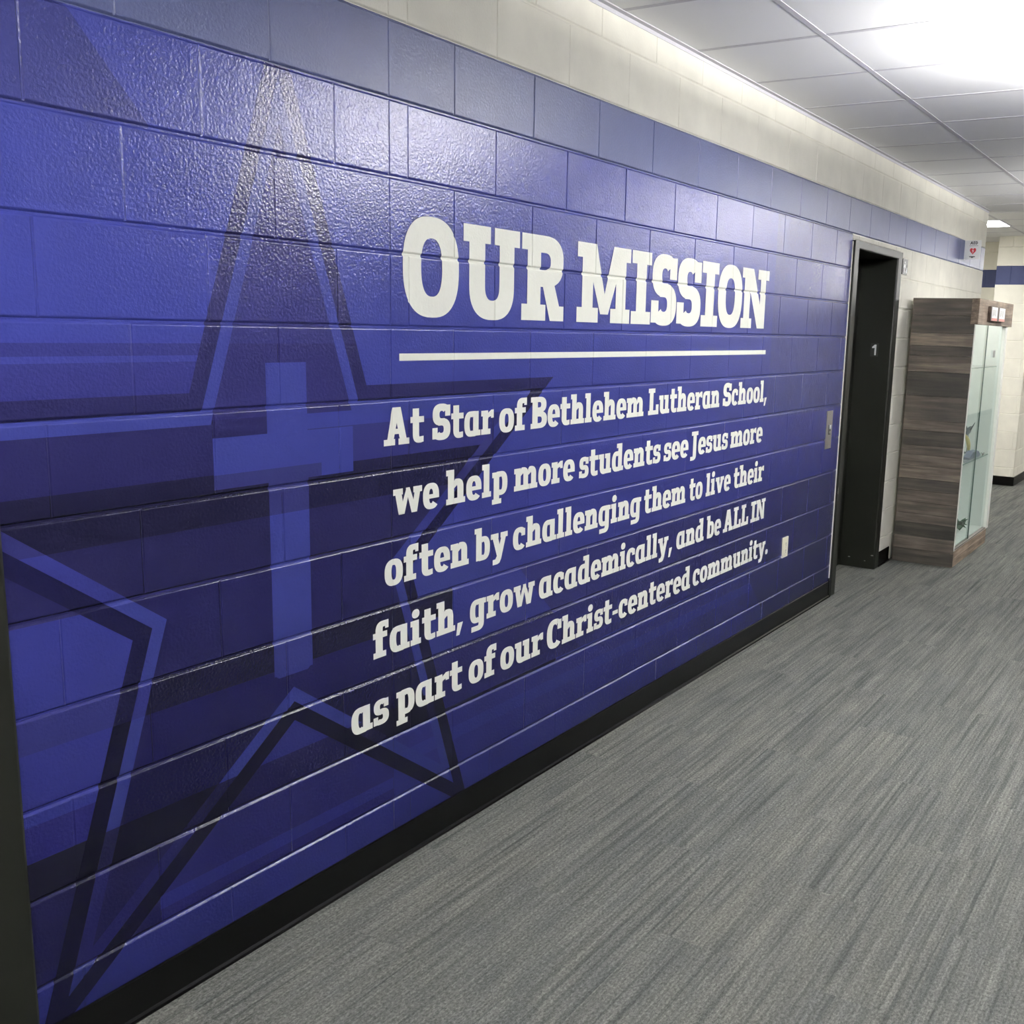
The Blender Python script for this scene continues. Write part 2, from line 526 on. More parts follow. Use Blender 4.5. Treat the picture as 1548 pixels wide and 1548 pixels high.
def build_wall():
    bm = bmesh.new()
    for x0, x1, z0, z1 in wall_cells():
        us = [x0, x0 + VM, x0 + VB, x1 - VB, x1 - VM, x1]
        ws = [z0] + [z0 + HB * q for q in PQ] + [z1 - HB * q for q in PQ[::-1]] + [z1]
        V = [[bm.verts.new((u, max(prof(min(w - z0, z1 - w), HB, HM, JD), prof(min(u - x0, x1 - u), VB, VM, JV(int(z0 / CO + .01)))), w)) for u in us] for w in ws]
        ta, tb = random.uniform(-.0004, .0004), random.uniform(-.0004, .0004)
        uc, wc = (x0 + x1) / 2, (z0 + z1) / 2
        for row in V:
            for v in row:
                v.co.y += (ta * (v.co.x - uc) / .2 + tb * (v.co.z - wc) / .1) * max(0, 1 - v.co.y / .0022)
        for i in range(len(ws) - 1):
            for j in range(5):
                bm.faces.new([V[i][j], V[i][j + 1], V[i + 1][j + 1], V[i + 1][j]])
    ml = lambda f: f.calc_center_median().z < 2.24 and f.calc_center_median().x < 4.2
    for z in ZCUTS: cut(bm, (0, 0, z), (0, 0, 1), ml)
    lowleft = lambda f: f.calc_center_median().z < 2.24 and f.calc_center_median().x < .75
    for r in (R_OUT, R_MID, R_IN):
        for nx, nz in NRM:
            cut(bm, (SCX + nx * r, 0, SCZ + nz * r), (nx, 0, nz), lowleft)
    for x in (-.893, -.729, -.597, -.433, -.55): cut(bm, (x, 0, 0), (1, 0, 0), lambda f: .7 < f.calc_center_median().z < 1.54 and -1 < f.calc_center_median().x < -.3)
    for z in (.713, 1.532, 1.233, 1.357, 1.268): cut(bm, (0, 0, z), (0, 0, 1), lambda f: .6 < f.calc_center_median().z < 1.6 and -1.1 < f.calc_center_median().x < -.3)
    for P in (DIAG_TOP, DIAG_R, LOW_R, MID_R):
        (x0, z0), (x1, z1) = (P[1], P[2]) if P is DIAG_TOP else (P[0], P[1])
        d = Vector((x1 - x0, 0, z1 - z0)); n = Vector((-d.z, 0, d.x)).normalized()
        xm, xM = min(p[0] for p in P) - .2, max(p[0] for p in P) + .2
        zm, zM = min(p[1] for p in P) - .05, max(p[1] for p in P) + .05
        cut(bm, (x0, 0, z0), n, lambda f: xm < f.calc_center_median().x < xM and zm < f.calc_center_median().z < zM)
    for z in (.345, .30, .42, .60, 1.2): cut(bm, (0, 0, z), (0, 0, 1), lambda f: f.calc_center_median().x > -.4 and f.calc_center_median().z < 1.5 and f.calc_center_median().x < 3.8)
    cut(bm, (2.55, 0, 0), (1, 0, 0), lambda f: 1.19 < f.calc_center_median().z < 2.3)
    cut(bm, (3.745, 0, 0), (1, 0, 0), lambda f: f.calc_center_median().z < 2.3)
    lay = bm.loops.layers.float_color.new('paint')
    films = {'dark': [], 'light': [], 'cross': []}
    for f in bm.faces:
        c = f.calc_center_median()
        reg, col = mural(c.x, c.z)
        blue = c.z < 2.2352 and c.x < 3.745
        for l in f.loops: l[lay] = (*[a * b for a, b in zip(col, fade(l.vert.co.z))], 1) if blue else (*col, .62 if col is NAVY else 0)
        if reg in films:
            films[reg].append(([tuple(v.co) for v in f.verts], col))
    # solid core behind the facing
    core = []
    for a, b, z0, z1 in ((WX0, OX0, 0, CEIL + .02), (OX1, WX1, 0, CEIL + .02), (OX0, OX1, OZ, CEIL + .02)):
        g = bmesh.new(); bmesh.ops.create_cube(g, size=1)
        mp = {}
        for v in g.verts:
            mp[v] = bm.verts.new(((a + b) / 2 + v.co.x * (b - a), .1295 + v.co.y * .241, (z0 + z1) / 2 + v.co.z * (z1 - z0)))
        for f in g.faces:
            nf = bm.faces.new([mp[v] for v in f.verts])
            for l in nf.loops: l[lay] = (*CREAM, 0)
        g.free()
    bmesh.ops.remove_doubles(bm, verts=bm.verts[:], dist=1e-6)
    for f in bm.faces:
        if f.normal.y > .3 and f.calc_center_median().y < .004: f.normal_flip()
    me = bpy.data.meshes.new('wall_left'); bm.to_mesh(me); bm.free()
    me.materials.append(M_WALL)
    o = bpy.data.objects.new('wall_left', me); COL.objects.link(o)
    tag(o, kind='structure')
    return films

FILMS = build_wall()
def film(name, keys, parent, label=None):
    bm = bmesh.new(); lay = bm.loops.layers.float_color.new('paint')
    for k in keys:
        for pts, col in FILMS[k]:
            f = bm.faces.new([bm.verts.new((p[0], p[1] - .0005, p[2])) for p in pts])
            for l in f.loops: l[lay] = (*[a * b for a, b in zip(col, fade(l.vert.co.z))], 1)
    bmesh.ops.remove_doubles(bm, verts=bm.verts[:], dist=1e-6)
    for f in bm.faces:
        if f.normal.y > 0: f.normal_flip()
    for v in bm.verts: v.co -= parent.location
    me = bpy.data.meshes.new(name); bm.to_mesh(me); bm.free(); me.materials.append(M_FILM)
    o = bpy.data.objects.new(name, me); COL.objects.link(o); o.parent = parent
    if label: o['label'] = label
    return o
st = thing('star_emblem', (SCX, 0, .2), 'large outlined five-pointed star with a cross inside, painted on the blue block wall', 'wall mural')
film('dark_star_outline', ['dark'], st, 'dark indigo outer band of the star')
film('light_star_outline', ['light'], st, 'bright blue inner band of the star')
film('cross', ['cross'], st, 'bright blue cross inside the star')

# ------------------------------------------------------------------ floor, ceiling, other walls
m_ = MB(); m_.box(-7, 26, -3.4, .0, -.1, 0); m_.box(-7, 26, 0, 4, -.1, 0)
fl = m_.build('floor', M_CARPET); tag(fl, kind='structure')
m_ = MB(); m_.box(-7, 26, -3.4, 4, CEIL, CEIL + .1)
cl = m_.build('ceiling', M_CEIL); tag(cl, kind='structure')
g = MB()
gy = [-.55 - .6096 * i for i in range(0, 5)] + [.0596 + .6096 * i for i in range(0, 6)]
for y in gy:
    if y > 0: g.box(7.49, 10.5, y - .012, y + .012, CEIL - .0015, CEIL + .002)
    else: g.box(-6.9, 25.9, y - .012, y + .012, CEIL - .0015, CEIL + .002)
for i in range(-11, 41):
    x = .92 + .6096 * i
    g.box(x - .012, x + .012, -3.39, (2.9 if 7.5 < x < 10.5 else -.004), CEIL - .0012, CEIL + .002)
g.sweep_x([(-.0002, CEIL), (-.0002, CEIL - .018), (-.003, CEIL - .018), (-.003, CEIL - .004), (-.024, CEIL - .004), (-.024, CEIL)], WX0, WX1)
go = g.build('trim_1', M_GRID); tag(go, kind='structure')

def block_face(mb, axis, const, a0, a1, z1=CEIL, out=-1, off=0.0):
    """plain block courses with joints on a plane (axis 'x': plane x=const spanning y)"""
    k = 0
    while k * CO < z1:
        z0 = k * CO; zt = min((k + 1) * CO, z1)
        n0 = int(math.floor(a0 / BL)) - 1
        js = [a0] + [j for j in [(n + (.5 if k % 2 else 0)) * BL + off for n in range(n0, n0 + 60)] if a0 + .03 < j < a1 - .03] + [a1]
        for p, q in zip(js, js[1:]):
            def R(i, d):
                pts = ((p + i, z0 + i), (q - i, z0 + i), (q - i, zt - i), (p + i, zt - i))
                return [mb.bm.verts.new((const - out * d, u, w) if axis == 'x' else (u, const - out * d, w)) for u, w in pts]
            A = R(0, .004); B = R(.0015, .004); D = R(.0055, 0)
            for P, Q in ((A, B), (B, D)):
                for i in range(4): mb.bm.faces.new([P[i], P[(i + 1) % 4], Q[(i + 1) % 4], Q[i]])
            mb.bm.faces.new(D)
        k += 1
def paint_by_height(o, bands, default):
    me = o.data
    ca = me.color_attributes.new('paint', 'FLOAT_COLOR', 'CORNER')
    for poly in me.polygons:
        z = (o.location.z + poly.center.z)
        c = default
        for z0, z1, cc in bands:
            if z0 < z < z1: c = cc
        for li in poly.loop_indices: ca.data[li].color = (*c, 0)
BAND = [(2.2352, 2.4384, NAVY)]
# corridor wall beyond the side passage (its end faces the camera)
w = MB(); block_face(w, 'x', 9.93, -.04, .36); block_face(w, 'y', -.04, 9.93, 25.9); w.box(9.936, 25.9, -.034, .36, 0, CEIL)
o = w.build('wall_right', M_WALL); tag(o, kind='structure'); paint_by_height(o, BAND, CREAM)
w = MB(); block_face(w, 'x', 10.62, .36, 3.0); w.box(10.626, 10.8, .36, 3.0, 0, CEIL)
o = w.build('wall_passage', M_WALL); tag(o, kind='structure'); paint_by_height(o, BAND, CREAM)
for nm, bx in (('wall_passage_end', (7.4, 10.8, 3.0, 3.1)), ('wall_passage_side', (7.38, 7.479, .251, 3.0)),
               ('wall_front_far', (9.0, 26, -3.5, -3.4)), ('wall_back', (-7.1, -7, -3.4, .3)), ('wall_end', (25.9, 26, -3.4, .0))):
    w = MB(); w.box(*bx, 0, CEIL); o = w.build(nm, M_CREAM); tag(o, kind='structure')

w = MB(); w.box(-7, 8.999, -3.5, -3.4, 0, CEIL); tag(w.build('wall_front', M_DARKREFL), kind='structure')  # unseen opposite wall, coloured dark for what the mural reflects
# cove base
def cove(name, x0, x1, y=0.0, h=.104):
    b = MB()
    b.sweep_x([(y - .0002, .0005), (y - .0002, h), (y - .003, h), (y - .0048, h - .004), (y - .0052, .034), (y - .0060, .020), (y - .0080, .0105), (y - .0125, .0045), (y - .0185, .0028), (y - .019, .0005)], x0, x1)
    return tag(b.build(name, M_BASE), kind='structure')
cove('baseboard_left', WX0 + .003, OX0 - .004)
cove('baseboard_middle', OX1 + .004, 5.085)
cove('baseboard_far', 6.30, WX1)
b = MB()
b.box(9.921, 9.9298, -.05, .36, .0005, .104, .002); b.box(9.9301, 25.8, -.05, -.0402, .0005, .104, .002)
tag(b.build('baseboard_right', M_BASE), kind='structure')

b = MB(); b.box(-6.9, 25.8, -3.3998, -3.391, .0005, .104, .002)
tag(b.build('baseboard_front', M_BASE), kind='structure')

# ------------------------------------------------------------------ elevator doorway
d = thing('door_1', ((OX0 + OX1) / 2, 0, 0), kind='structure')
def jamb_prof(x0, x1, side):
    # profile in (x,y): flat face with a rounded inner edge, returning into the wall
    r = .012
    P = []
    if side == 'l':
        P = [(x0, -.0005), (x0, -.012), (x0 + .004, -.016)]
        P += [(x1 - r + r * math.sin(t), -.016 + r - r * math.cos(t)) for t in [i * math.pi / 2 / 6 for i in range(7)]]
        P += [(x1, .24), (x0 + .002, .24), (x0 + .002, -.0005)]
    else:
        P = [(x1, -.0005), (x1, -.012), (x1 - .004, -.016)]
        P += [(x0 + r - r * math.sin(t), -.016 + r - r * math.cos(t)) for t in [i * math.pi / 2 / 6 for i in range(7)]]
        P += [(x0, .24), (x1 - .002, .24), (x1 - .002, -.0005)]
    return P
j = MB(); j.sweep(jamb_prof(OX0 + .001, 3.84, 'l'), (0, 0, .001), (0, 0, OZ - .002), (1, 0, 0), (0, 1, 0)); j.build('jamb', M_BLACK, d)
j = MB(); j.sweep(jamb_prof(4.69, OX1 - .001, 'r'), (0, 0, .001), (0, 0, OZ - .002), (1, 0, 0), (0, 1, 0)); j.build('jamb', M_BLACK, d)
j = MB(); j.sweep_x([(-.0165, OZ - .002), (-.0165, 2.157), (-.012, 2.151), (.24, 2.151), (.24, OZ - .002)], OX0 + .0005, OX1 - .0005); j.build('head', M_BLACK, d)
j = MB(); j.box(3.84, 4.28, .24, .27, .004, 2.15, .002); j.build('door_panel', M_BLACK, d)
j = MB(); j.box(4.282, 4.69, .236, .266, .004, 2.15, .002); j.build('door_panel', M_BLACK, d)
j = MB(); j.box(OX0 - .011, OX0 + .001, -.004, .003, .12, OZ - .01, .002); j.build('caulk_bead', M_CAULK, d)
# floor number on the right jamb
j = MB()
xj = 4.6885
def plate_yz(mb, x, poly, th=.0015):
    """flat raised shape on a plane facing -x; poly in (y,z)"""
    A = [mb.bm.verts.new((x, y, z)) for y, z in poly]; B = [mb.bm.verts.new((x - th, y, z)) for y, z in poly]
    n = len(poly)
    for i in range(n): mb.bm.faces.new([A[i], A[(i + 1) % n], B[(i + 1) % n], B[i]])
    mb.bm.faces.new(B); mb.bm.faces.new(A[::-1])
plate_yz(j, xj + .001, [(.128, 1.497), (.128, 1.588), (.076, 1.588), (.076, 1.497)], .002)
num = j.build('number_plate', M_DARK, d)
j = MB()
plate_yz(j, xj - .0009, [(.100, 1.506), (.100, 1.556), (.117, 1.553), (.118, 1.562), (.100, 1.578), (.089, 1.578), (.089, 1.506)])
n1 = j.build('number', M_SIGNW, num); n1['label'] = 'white raised figure 1'
# chips where the black paint is knocked off
j = MB(); j.face([(3.7525, -.0170, .66), (3.7555, -.0170, .66), (3.7565, -.0170, .69), (3.7535, -.0170, .71)])
j.build('paint_chip', M_CAULK, d)
for (yy, zz, s) in ((.17, .07, .010), (.055, .055, .007), (.005, .10, .012)):
    j = MB(); plate_yz(j, 4.6899, [(yy - s, zz), (yy, zz - s * .4), (yy + s, zz), (yy, zz + s * .4)], .0007); j.build('scuff_mark', M_STEEL, d)

# doorway whose frame edge shows at the left end of the mural
d = thing('door_2', (-1.93, 0, 0), kind='structure')
j = MB(); j.box(-1.53, WX0 - .001, -.028, .18, .001, 2.2, .006); j.build('jamb', M_BLACK, d)
j = MB(); j.box(-2.45, -2.334, -.028, .18, .001, 2.2, .006); j.build('jamb', M_BLACK, d)
j = MB(); j.box(-2.334, -1.53, -.028, .18, 2.1, 2.2, .004); j.build('head', M_BLACK, d)
j = MB(); j.box(-2.33, -1.534, .05, .095, .006, 2.097, .003); dp = j.build('door_panel', M_BLACK, d)
j = MB(); j.cyl((-2.25, .05, 1.0), (-2.25, 0, 1.0), .012); j.cyl((-2.25, 0, 1.0), (-2.13, -.006, 1.0), .010); j.build('door_handle', M_STEEL, dp)
j = MB(); j.box(WX0 - .002, WX0 + .007, -.003, .002, .11, 2.2, .002); j.build('caulk_bead', M_BLACK, d)
w = MB(); w.box(-6.99, -2.452, 0, .25, 0, CEIL); w.box(-2.452, WX0 - .0005, 0, .25, 2.202, CEIL)
tag(w.build('wall_left_near', M_CREAM), kind='structure')

# ------------------------------------------------------------------ slab lettering
def se(v, n): return math.copysign(abs(v) ** (2 / n), v)
def rect(x0, y0, x1, y1): return [[(x0, y0), (x1, y0), (x1, y1), (x0, y1)]]
def ring(cx, cy, rx, ry, tx, ty, a0=0, a1=360, n=2.5, seg=None):
    seg = seg or max(6, int(abs(a1 - a0) / 9))
    out = []
    ts = [math.radians(a0 + (a1 - a0) * i / seg) for i in range(seg + 1)]
    def P(t, x, y): return (cx + x * se(math.cos(t), n), cy + y * se(math.sin(t), n))
    for t, u in zip(ts, ts[1:]):
        out.append([P(t, rx, ry), P(u, rx, ry), P(u, rx - tx, ry - ty), P(t, rx - tx, ry - ty)])
    return out
def disc(cx, cy, rx, ry, n=2.2, seg=24):
    return [[(cx + rx * se(math.cos(t), n), cy + ry * se(math.sin(t), n)) for t in [2 * math.pi * i / seg for i in range(seg)]]]
def poly(*p): return [list(p)]
X = .71; S = .25; T = .165
def stemL(top, x=.07, serif_bot=.40):
    r = rect(x, 0, x + S, top) + rect(0, top - T, x + S - .02, top)
    if serif_bot: r += rect(0, 0, serif_bot, T)
    return r
def arch(x):   # arch springing from a stem ending at x, right stem at x+.13
    return rect(x + .13, 0, x + .13 + S, .46) + ring(x + .10, .45, .28, .275, S, .185, 0, 100) + poly((x - .02, .44), (x + .12, .54), (x + .12, .725), (x + .02, .70), (x - .02, .62)) + rect(x + .07, 0, x + .13 + S + .07, T)
def bowl_l(cx=.31): return ring(cx, .355, .31, .37, S - .01, .165, 60, 300) + rect(cx, .56, cx + .2, .725) + rect(cx, -.013, cx + .2, .15)
GL = {
 'o': (.66, ring(.33, .355, .33, .37, .245, .165)),
 'e': (.64, ring(.325, .355, .325, .37, .245, .165, 0, 318) + rect(.12, .285, .62, .405) + rect(.41, .285, .65, .37)),
 'c': (.60, ring(.32, .355, .32, .37, .245, .165, 48, 318) + rect(.40, .43, .585, .66)),
 'n': (.78, stemL(X) + arch(.32)),
 'm': (1.17, stemL(X) + arch(.32) + arch(.71)),
 'h': (.78, stemL(1.0) + arch(.32)),
 'u': (.80, rect(.07, .24, .07 + S, X) + rect(0, X - T, .30, X) + ring(.35, .265, .28, .275, S, .18, 180, 275) + rect(.34, 0, .5, .17) + rect(.46, 0, .46 + S, X) + rect(.385, X - T, .6, X) + rect(.5, 0, .79, T)),
 'i': (.41, stemL(X) + disc(.20, .90, .145, .13)),
 'l': (.41, stemL(1.0)),
 't': (.54, rect(.09, .22, .34, .93) + rect(0, .545, .54, X) + ring(.36, .245, .27, .255, S, .17, 180, 285) + poly((.36, -.01), (.52, .01), (.52, .17), (.38, .16))),
 'r': (.60, stemL(X, serif_bot=.44) + poly((.28, .38), (.34, .50), (.44, .53), (.60, .53), (.60, .725), (.47, .725), (.36, .66), (.28, .60)) + rect(.46, .48, .60, .725)),
 's': (.56, ring(.285, .50, .275, .225, .22, .15, 40, 270) + ring(.275, .215, .285, .225, .22, .15, 90, -140) + rect(.375, .47, .545, .70) + rect(0, .01, .165, .24) + rect(.2, .285, .36, .43)),
 'a': (.74, bowl_l() + rect(.40, 0, .40 + S, .72) + rect(.5, 0, .74, T)),
 'd': (.74, bowl_l() + rect(.40, 0, .40 + S, 1.0) + rect(.30, .84, .6, 1.0) + rect(.5, 0, .74, T)),
 'b': (.70, rect(.07, 0, .07 + S, 1.0) + rect(0, .84, .3, 1.0) + ring(.39, .355, .31, .37, S - .01, .165, -120, 120) + rect(.2, .56, .40, .725) + rect(.2, -.013, .40, .15)),
 'p': (.70, rect(.07, -.25, .07 + S, X) + rect(0, X - T, .3, X) + rect(0, -.27, .42, -.115) + ring(.39, .355, .31, .37, S - .01, .165, -120, 120) + rect(.2, .56, .40, .725) + rect(.2, -.013, .40, .15)),
 'g': (.74, bowl_l() + rect(.40, -.04, .40 + S, .72) + rect(.5, X - T, .74, X) + ring(.36, -.02, .29, .25, S, .165, 270, 360) + rect(.07, -.27, .38, -.105)),
 'y': (.80, rect(0, X - T, .36, X) + rect(.46, X - T, .80, X) + poly((.06, .64), (.32, .64), (.52, 0), (.30, -.02)) + poly((.52, .64), (.74, .64), (.50, -.12), (.42, -.24), (.32, -.27), (.10, -.27), (.10, -.105), (.22, -.10), (.30, .0))),
 'v': (.78, rect(0, X - T, .36, X) + rect(.44, X - T, .78, X) + poly((.06, .64), (.32, .64), (.48, 0), (.28, 0)) + poly((.50, .64), (.72, .64), (.50, 0), (.30, 0))),
 'w': (1.10, rect(0, X - T, .36, X) + rect(.76, X - T, 1.10, X) + poly((.06, .64), (.30, .64), (.42, 0), (.20, 0)) + poly((.50, X), (.63, X), (.42, 0), (.22, 0)) + poly((.47, X), (.62, X), (.90, 0), (.69, 0)) + poly((.82, .64), (1.04, .64), (.90, 0), (.70, 0))),
 'f': (.55, rect(.09, 0, .09 + S, .74) + rect(.01, 0, .46, T) + rect(0, X - T, .50, X) + ring(.36, .74, .27, .27, S, .17, 90, 180) + rect(.35, .84, .55, 1.01) + rect(.43, .78, .55, 1.0)),
 '-': (.38, rect(.02, .27, .36, .42)),
 ',': (.30, poly((.06, .19), (.29, .19), (.14, -.19), (0, -.19))),
 '.': (.30, disc(.15, .125, .14, .13)),
 'A': (.98, poly((.11, .08), (.35, .08), (.60, 1), (.33, 1)) + poly((.38, 1), (.64, 1), (.88, .08), (.62, .08)) + rect(.28, .29, .70, .43) + rect(0, 0, .42, T) + rect(.55, 0, .98, T)),
 'B': (.83, rect(.08, 0, .35, 1) + rect(0, 0, .2, T) + rect(0, 1 - T, .2, 1) + ring(.43, .75, .36, .25, .27, .165, -90, 90) + ring(.43, .27, .40, .27, .27, .165, -90, 90) + rect(.3, .835, .44, 1) + rect(.3, .375, .44, .665) + rect(.3, 0, .44, .165)),
 'L': (.76, rect(.09, 0, .36, 1) + rect(0, 1 - T, .48, 1) + rect(0, 0, .76, T) + rect(.56, 0, .76, .38)),
 'S': (.76, ring(.385, .705, .375, .305, .285, .20, 35, 270) + ring(.375, .295, .385, .305, .285, .20, 90, -145) + rect(.535, .66, .755, .97) + rect(0, .03, .215, .345) + poly((.25, .40), (.40, .40), (.52, .43), (.51, .60), (.36, .60), (.24, .57))),
 'J': (.58, rect(.18, .0, .45, 1) + rect(.04, 1 - T, .58, 1) + ring(.16, .02, .29, .22, .27, .165, 270, 360) + rect(-.02, -.20, .18, -.035)),
 'I': (.54, rect(.135, 0, .405, 1) + rect(0, 0, .54, T + .01) + rect(0, 1 - T - .01, .54, 1)),
 'N': (1.02, rect(.09, 0, .31, 1) + rect(0, 0, .40, T) + rect(0, 1 - T, .34, 1) + poly((.12, 1), (.41, 1), (.90, 0), (.63, 0)) + rect(.70, 0, .91, 1) + rect(.59, 1 - T, 1.02, 1)),
 'C': (.80, ring(.42, .5, .42, .515, .285, .185, 52, 318) + rect(.58, .62, .79, .95)),
 'O': (.88, ring(.44, .5, .44, .51, .275, .215, 0, 360, 2.5, 56)),
 'U': (1.03, rect(.10, .36, .38, 1) + rect(0, .815, .48, 1) + rect(.645, .36, .925, 1) + rect(.55, .815, 1.03, 1) + ring(.5125, .37, .4125, .385, .28, .215, 180, 360, 2.5, 30)),
 'R': (.90, rect(.115, 0, .39, 1) + rect(0, 0, .50, .19) + rect(0, .815, .3, 1) + ring(.47, .70, .41, .30, .28, .20, -90, 90, 2.6, 24) + rect(.3, .80, .48, 1) + rect(.3, .40, .48, .60) + poly((.42, .45), (.68, .45), (.88, .0), (.60, .0)) + rect(.70, 0, .90, .18)),
 'M': (1.36, rect(.12, 0, .385, .9) + rect(.975, 0, 1.24, .9) + rect(0, 0, .52, .19) + rect(.84, 0, 1.36, .19) + rect(0, .815, .40, 1) + rect(.96, .815, 1.36, 1) + poly((.16, 1), (.46, 1), (.77, .11), (.58, .11)) + poly((.90, 1), (1.20, 1), (.78, .11), (.59, .11))),
}
def glyph_tris(polys):
    vs, fs = [], []
    for P in polys:
        a = sum(P[i][0] * P[(i + 1) % len(P)][1] - P[(i + 1) % len(P)][0] * P[i][1] for i in range(len(P)))
        if abs(a) < 1e-7: continue
        Q = P if a > 0 else P[::-1]
        fs.append(list(range(len(vs), len(vs) + len(Q)))); vs += [Vector(q) for q in Q]
    r = delaunay_2d_cdt(vs, [], fs, 0, 1e-5, True)
    return [tuple(v) for v in r[0]], [f for f, of in zip(r[2], r[5]) if of]
_cache = {}
def glyph(c):
    if c not in _cache: _cache[c] = glyph_tris(GL[c][1])
    return _cache[c]
def joint_depth(x, z):
    k = int(z // CO); dz = min(z - k * CO, (k + 1) * CO - z)
    dep = prof(dz, HB, HM, JD)
    for jx in JOINTS[k]:
        if abs(x - jx) < VB: dep = max(dep, prof(abs(x - jx), VB, VM, JV(k)))
    return dep
JOINTS = {k: course_joints(k) for k in range(14)}
def text_mesh(items):
    """items: (char, x0, x1, baseline, cap height); returns a mesh lying on the block face and dipping into its joints"""
    mb = MB(); bm = mb.bm
    for c, x0, x1, zb, cap in items:
        vs, fs = glyph(c); sx = (x1 - x0) / GL[c][0]
        V = [bm.verts.new((x0 + u * sx, 0, zb + w * cap)) for u, w in vs]
        for f in fs: bm.faces.new([V[i] for i in f])
    zs = [v.co.z for v in bm.verts]; xs = [v.co.x for v in bm.verts]
    z0, z1, xa, xb = min(zs), max(zs), min(xs), max(xs)
    for k in range(14):
        for dlt in [sg_ * HB * q for q in PQ for sg_ in (-1, 1)]:
            if z0 < k * CO + dlt < z1: cut(bm, (0, 0, k * CO + dlt), (0, 0, 1))
        if k * CO < z1 and (k + 1) * CO > z0:
            for jx in JOINTS[k]:
                if xa < jx < xb:
                    for dlt in (-VB, -VM, VM, VB):
                        cut(bm, (jx + dlt, 0, 0), (1, 0, 0), lambda f, jx=jx, k=k: abs(f.calc_center_median().x - jx) < .2 and k * CO - .01 < f.calc_center_median().z < (k + 1) * CO + .01)
    for v in bm.verts: v.co.y = joint_depth(v.co.x, v.co.z) - .0013
    bmesh.ops.recalc_face_normals(bm, faces=bm.faces[:])
    for f in bm.faces:
        if f.normal.y > 0: f.normal_flip()
    return mb
def word_items(word, x0, x1, zb, cap, gap=.035):
    tot = sum(GL[c][0] for c in word) + gap * (len(word) - 1)
    s = (x1 - x0) / tot; x = x0; out = []
    for c in word:
        out.append((c, x, x + GL[c][0] * s, zb, cap)); x += (GL[c][0] + gap) * s
    return out
LINES = [
 (1.291, [('At', -.312, -.139), ('Star', -.101, .205), ('of', .234, .39), ('Bethlehem', .414, 1.216), ('Lutheran', 1.255, 1.951), ('School,', 1.989, 2.53)]),
 (1.0845, [('we', -.275, -.071), ('help', -.036, .284), ('more', .322, .702), ('students', .734, 1.38), ('see', 1.41, 1.644), ('Jesus', 1.67, 2.07), ('more', 2.101, 2.5)]),
 (.878, [('often', -.314, .079), ('by', .108, .289), ('challenging', .32, 1.224), ('them', 1.25, 1.638), ('to', 1.675, 1.812), ('live', 1.849, 2.127), ('their', 2.164, 2.548)]),
 (.671, [('faith,', -.365, .051), ('grow', .086, .456), ('academically,', .483, 1.527), ('and', 1.566, 1.849), ('be', 1.878, 2.04), ('ALL', 2.067, 2.374), ('IN', 2.406, 2.597)]),
 (.464, [('as', -.457, -.301), ('part', -.268, .047), ('of', .081, .232), ('our', .256, .516), ('Christ-centered', .541, 1.726), ('community.', 1.753, 2.672)]),
]
TITLE = [('O', -.228, .022), ('U', .044, .336), ('R', .349, .603), ('M', .689, 1.072), ('I', 1.083, 1.241), ('S', 1.247, 1.467), ('S', 1.473, 1.701), ('I', 1.708, 1.879), ('O', 1.879, 2.148), ('N', 2.144, 2.471)]
sg = thing('mission_lettering', (1.12, 0, .4), 'cream slab-serif mission statement lettering with heading and rule on the blue wall', 'wall lettering')
mb = text_mesh([(c, a, b, 1.658, .281) for c, a, b in TITLE]); mb.build('heading', M_LET, sg, False)
mb = MB()
zt = [1.5310, 1.5515]
xs = [-.245]
for jx in JOINTS[7]:
    if -.245 < jx < 2.478: xs += [jx - VB, jx - VM, jx + VM, jx + VB]
xs.append(2.478)
for a, b in zip(xs, xs[1:]):
    mb.bm.faces.new([mb.bm.verts.new((x, joint_depth(x, 1.54) - .0013, z)) for x, z in ((a, zt[0]), (b, zt[0]), (b, zt[1]), (a, zt[1]))])
mb.build('rule', M_LET, sg, False)
for zb, ws in LINES:
    it = []
    for w_, a, b in ws: it += word_items(w_, a, b, zb, .1085)
    mb = text_mesh(it); mb.build('text_line', M_LET, sg, False)

# ------------------------------------------------------------------ small fittings on the wall
t = thing('elevator_call_station', (3.54, 0, .96), 'narrow brushed steel call plate with two buttons beside the black doorway', 'call button')
j = MB(); j.box(3.489, 3.591, -.004, .0045, .962, 1.189, .0015); j.build('plate', M_STEEL, t)
j = MB(); j.box(3.525, 3.558, -.0075, -.0035, 1.046, 1.108, .002); bz = j.build('bezel', M_DARK, t)
j = MB(); j.box(3.529, 3.554, -.0125, -.007, 1.080, 1.104, .002); q = j.build('call_button', M_SIGNW, bz); q['label'] = 'white square call button'
j = MB(); j.cyl((3.5415, -.007, 1.062), (3.5415, -.011, 1.062), .009); q = j.build('key_switch', M_STEEL, bz)
for zz in (.982, 1.169):
    j = MB(); j.cyl((3.54, -.0035, zz), (3.54, -.006, zz), .006, .004); j.build('screw', M_STEEL, t)

t = thing('wall_outlet', (2.925, 0, .40), 'small ivory outlet plate low on the blue wall right of the lettering', 'outlet')
j = MB(); j.box(2.886, 2.966, -.0055, .0045, .400, .516, .002); j.build('cover_plate', M_IVORY, t)
for zz in (.438, .478):
    j = MB(); j.cyl((2.926, -.005, zz), (2.926, -.0075, zz), .0165, n=24); s_ = j.build('socket', M_IVORY, t)
    j = MB(); j.box(2.9195, 2.9215, -.0082, -.007, zz - .004, zz + .007); j.box(2.9305, 2.9325, -.0082, -.007, zz - .003, zz + .006); j.cyl((2.926, -.007, zz - .009), (2.926, -.0082, zz - .009), .0025, n=10); j.build('slots', M_DARK, s_)
j = MB(); j.cyl((2.926, -.005, .458), (2.926, -.007, .458), .0035, .003, n=12); j.build('screw', M_STEEL, t)

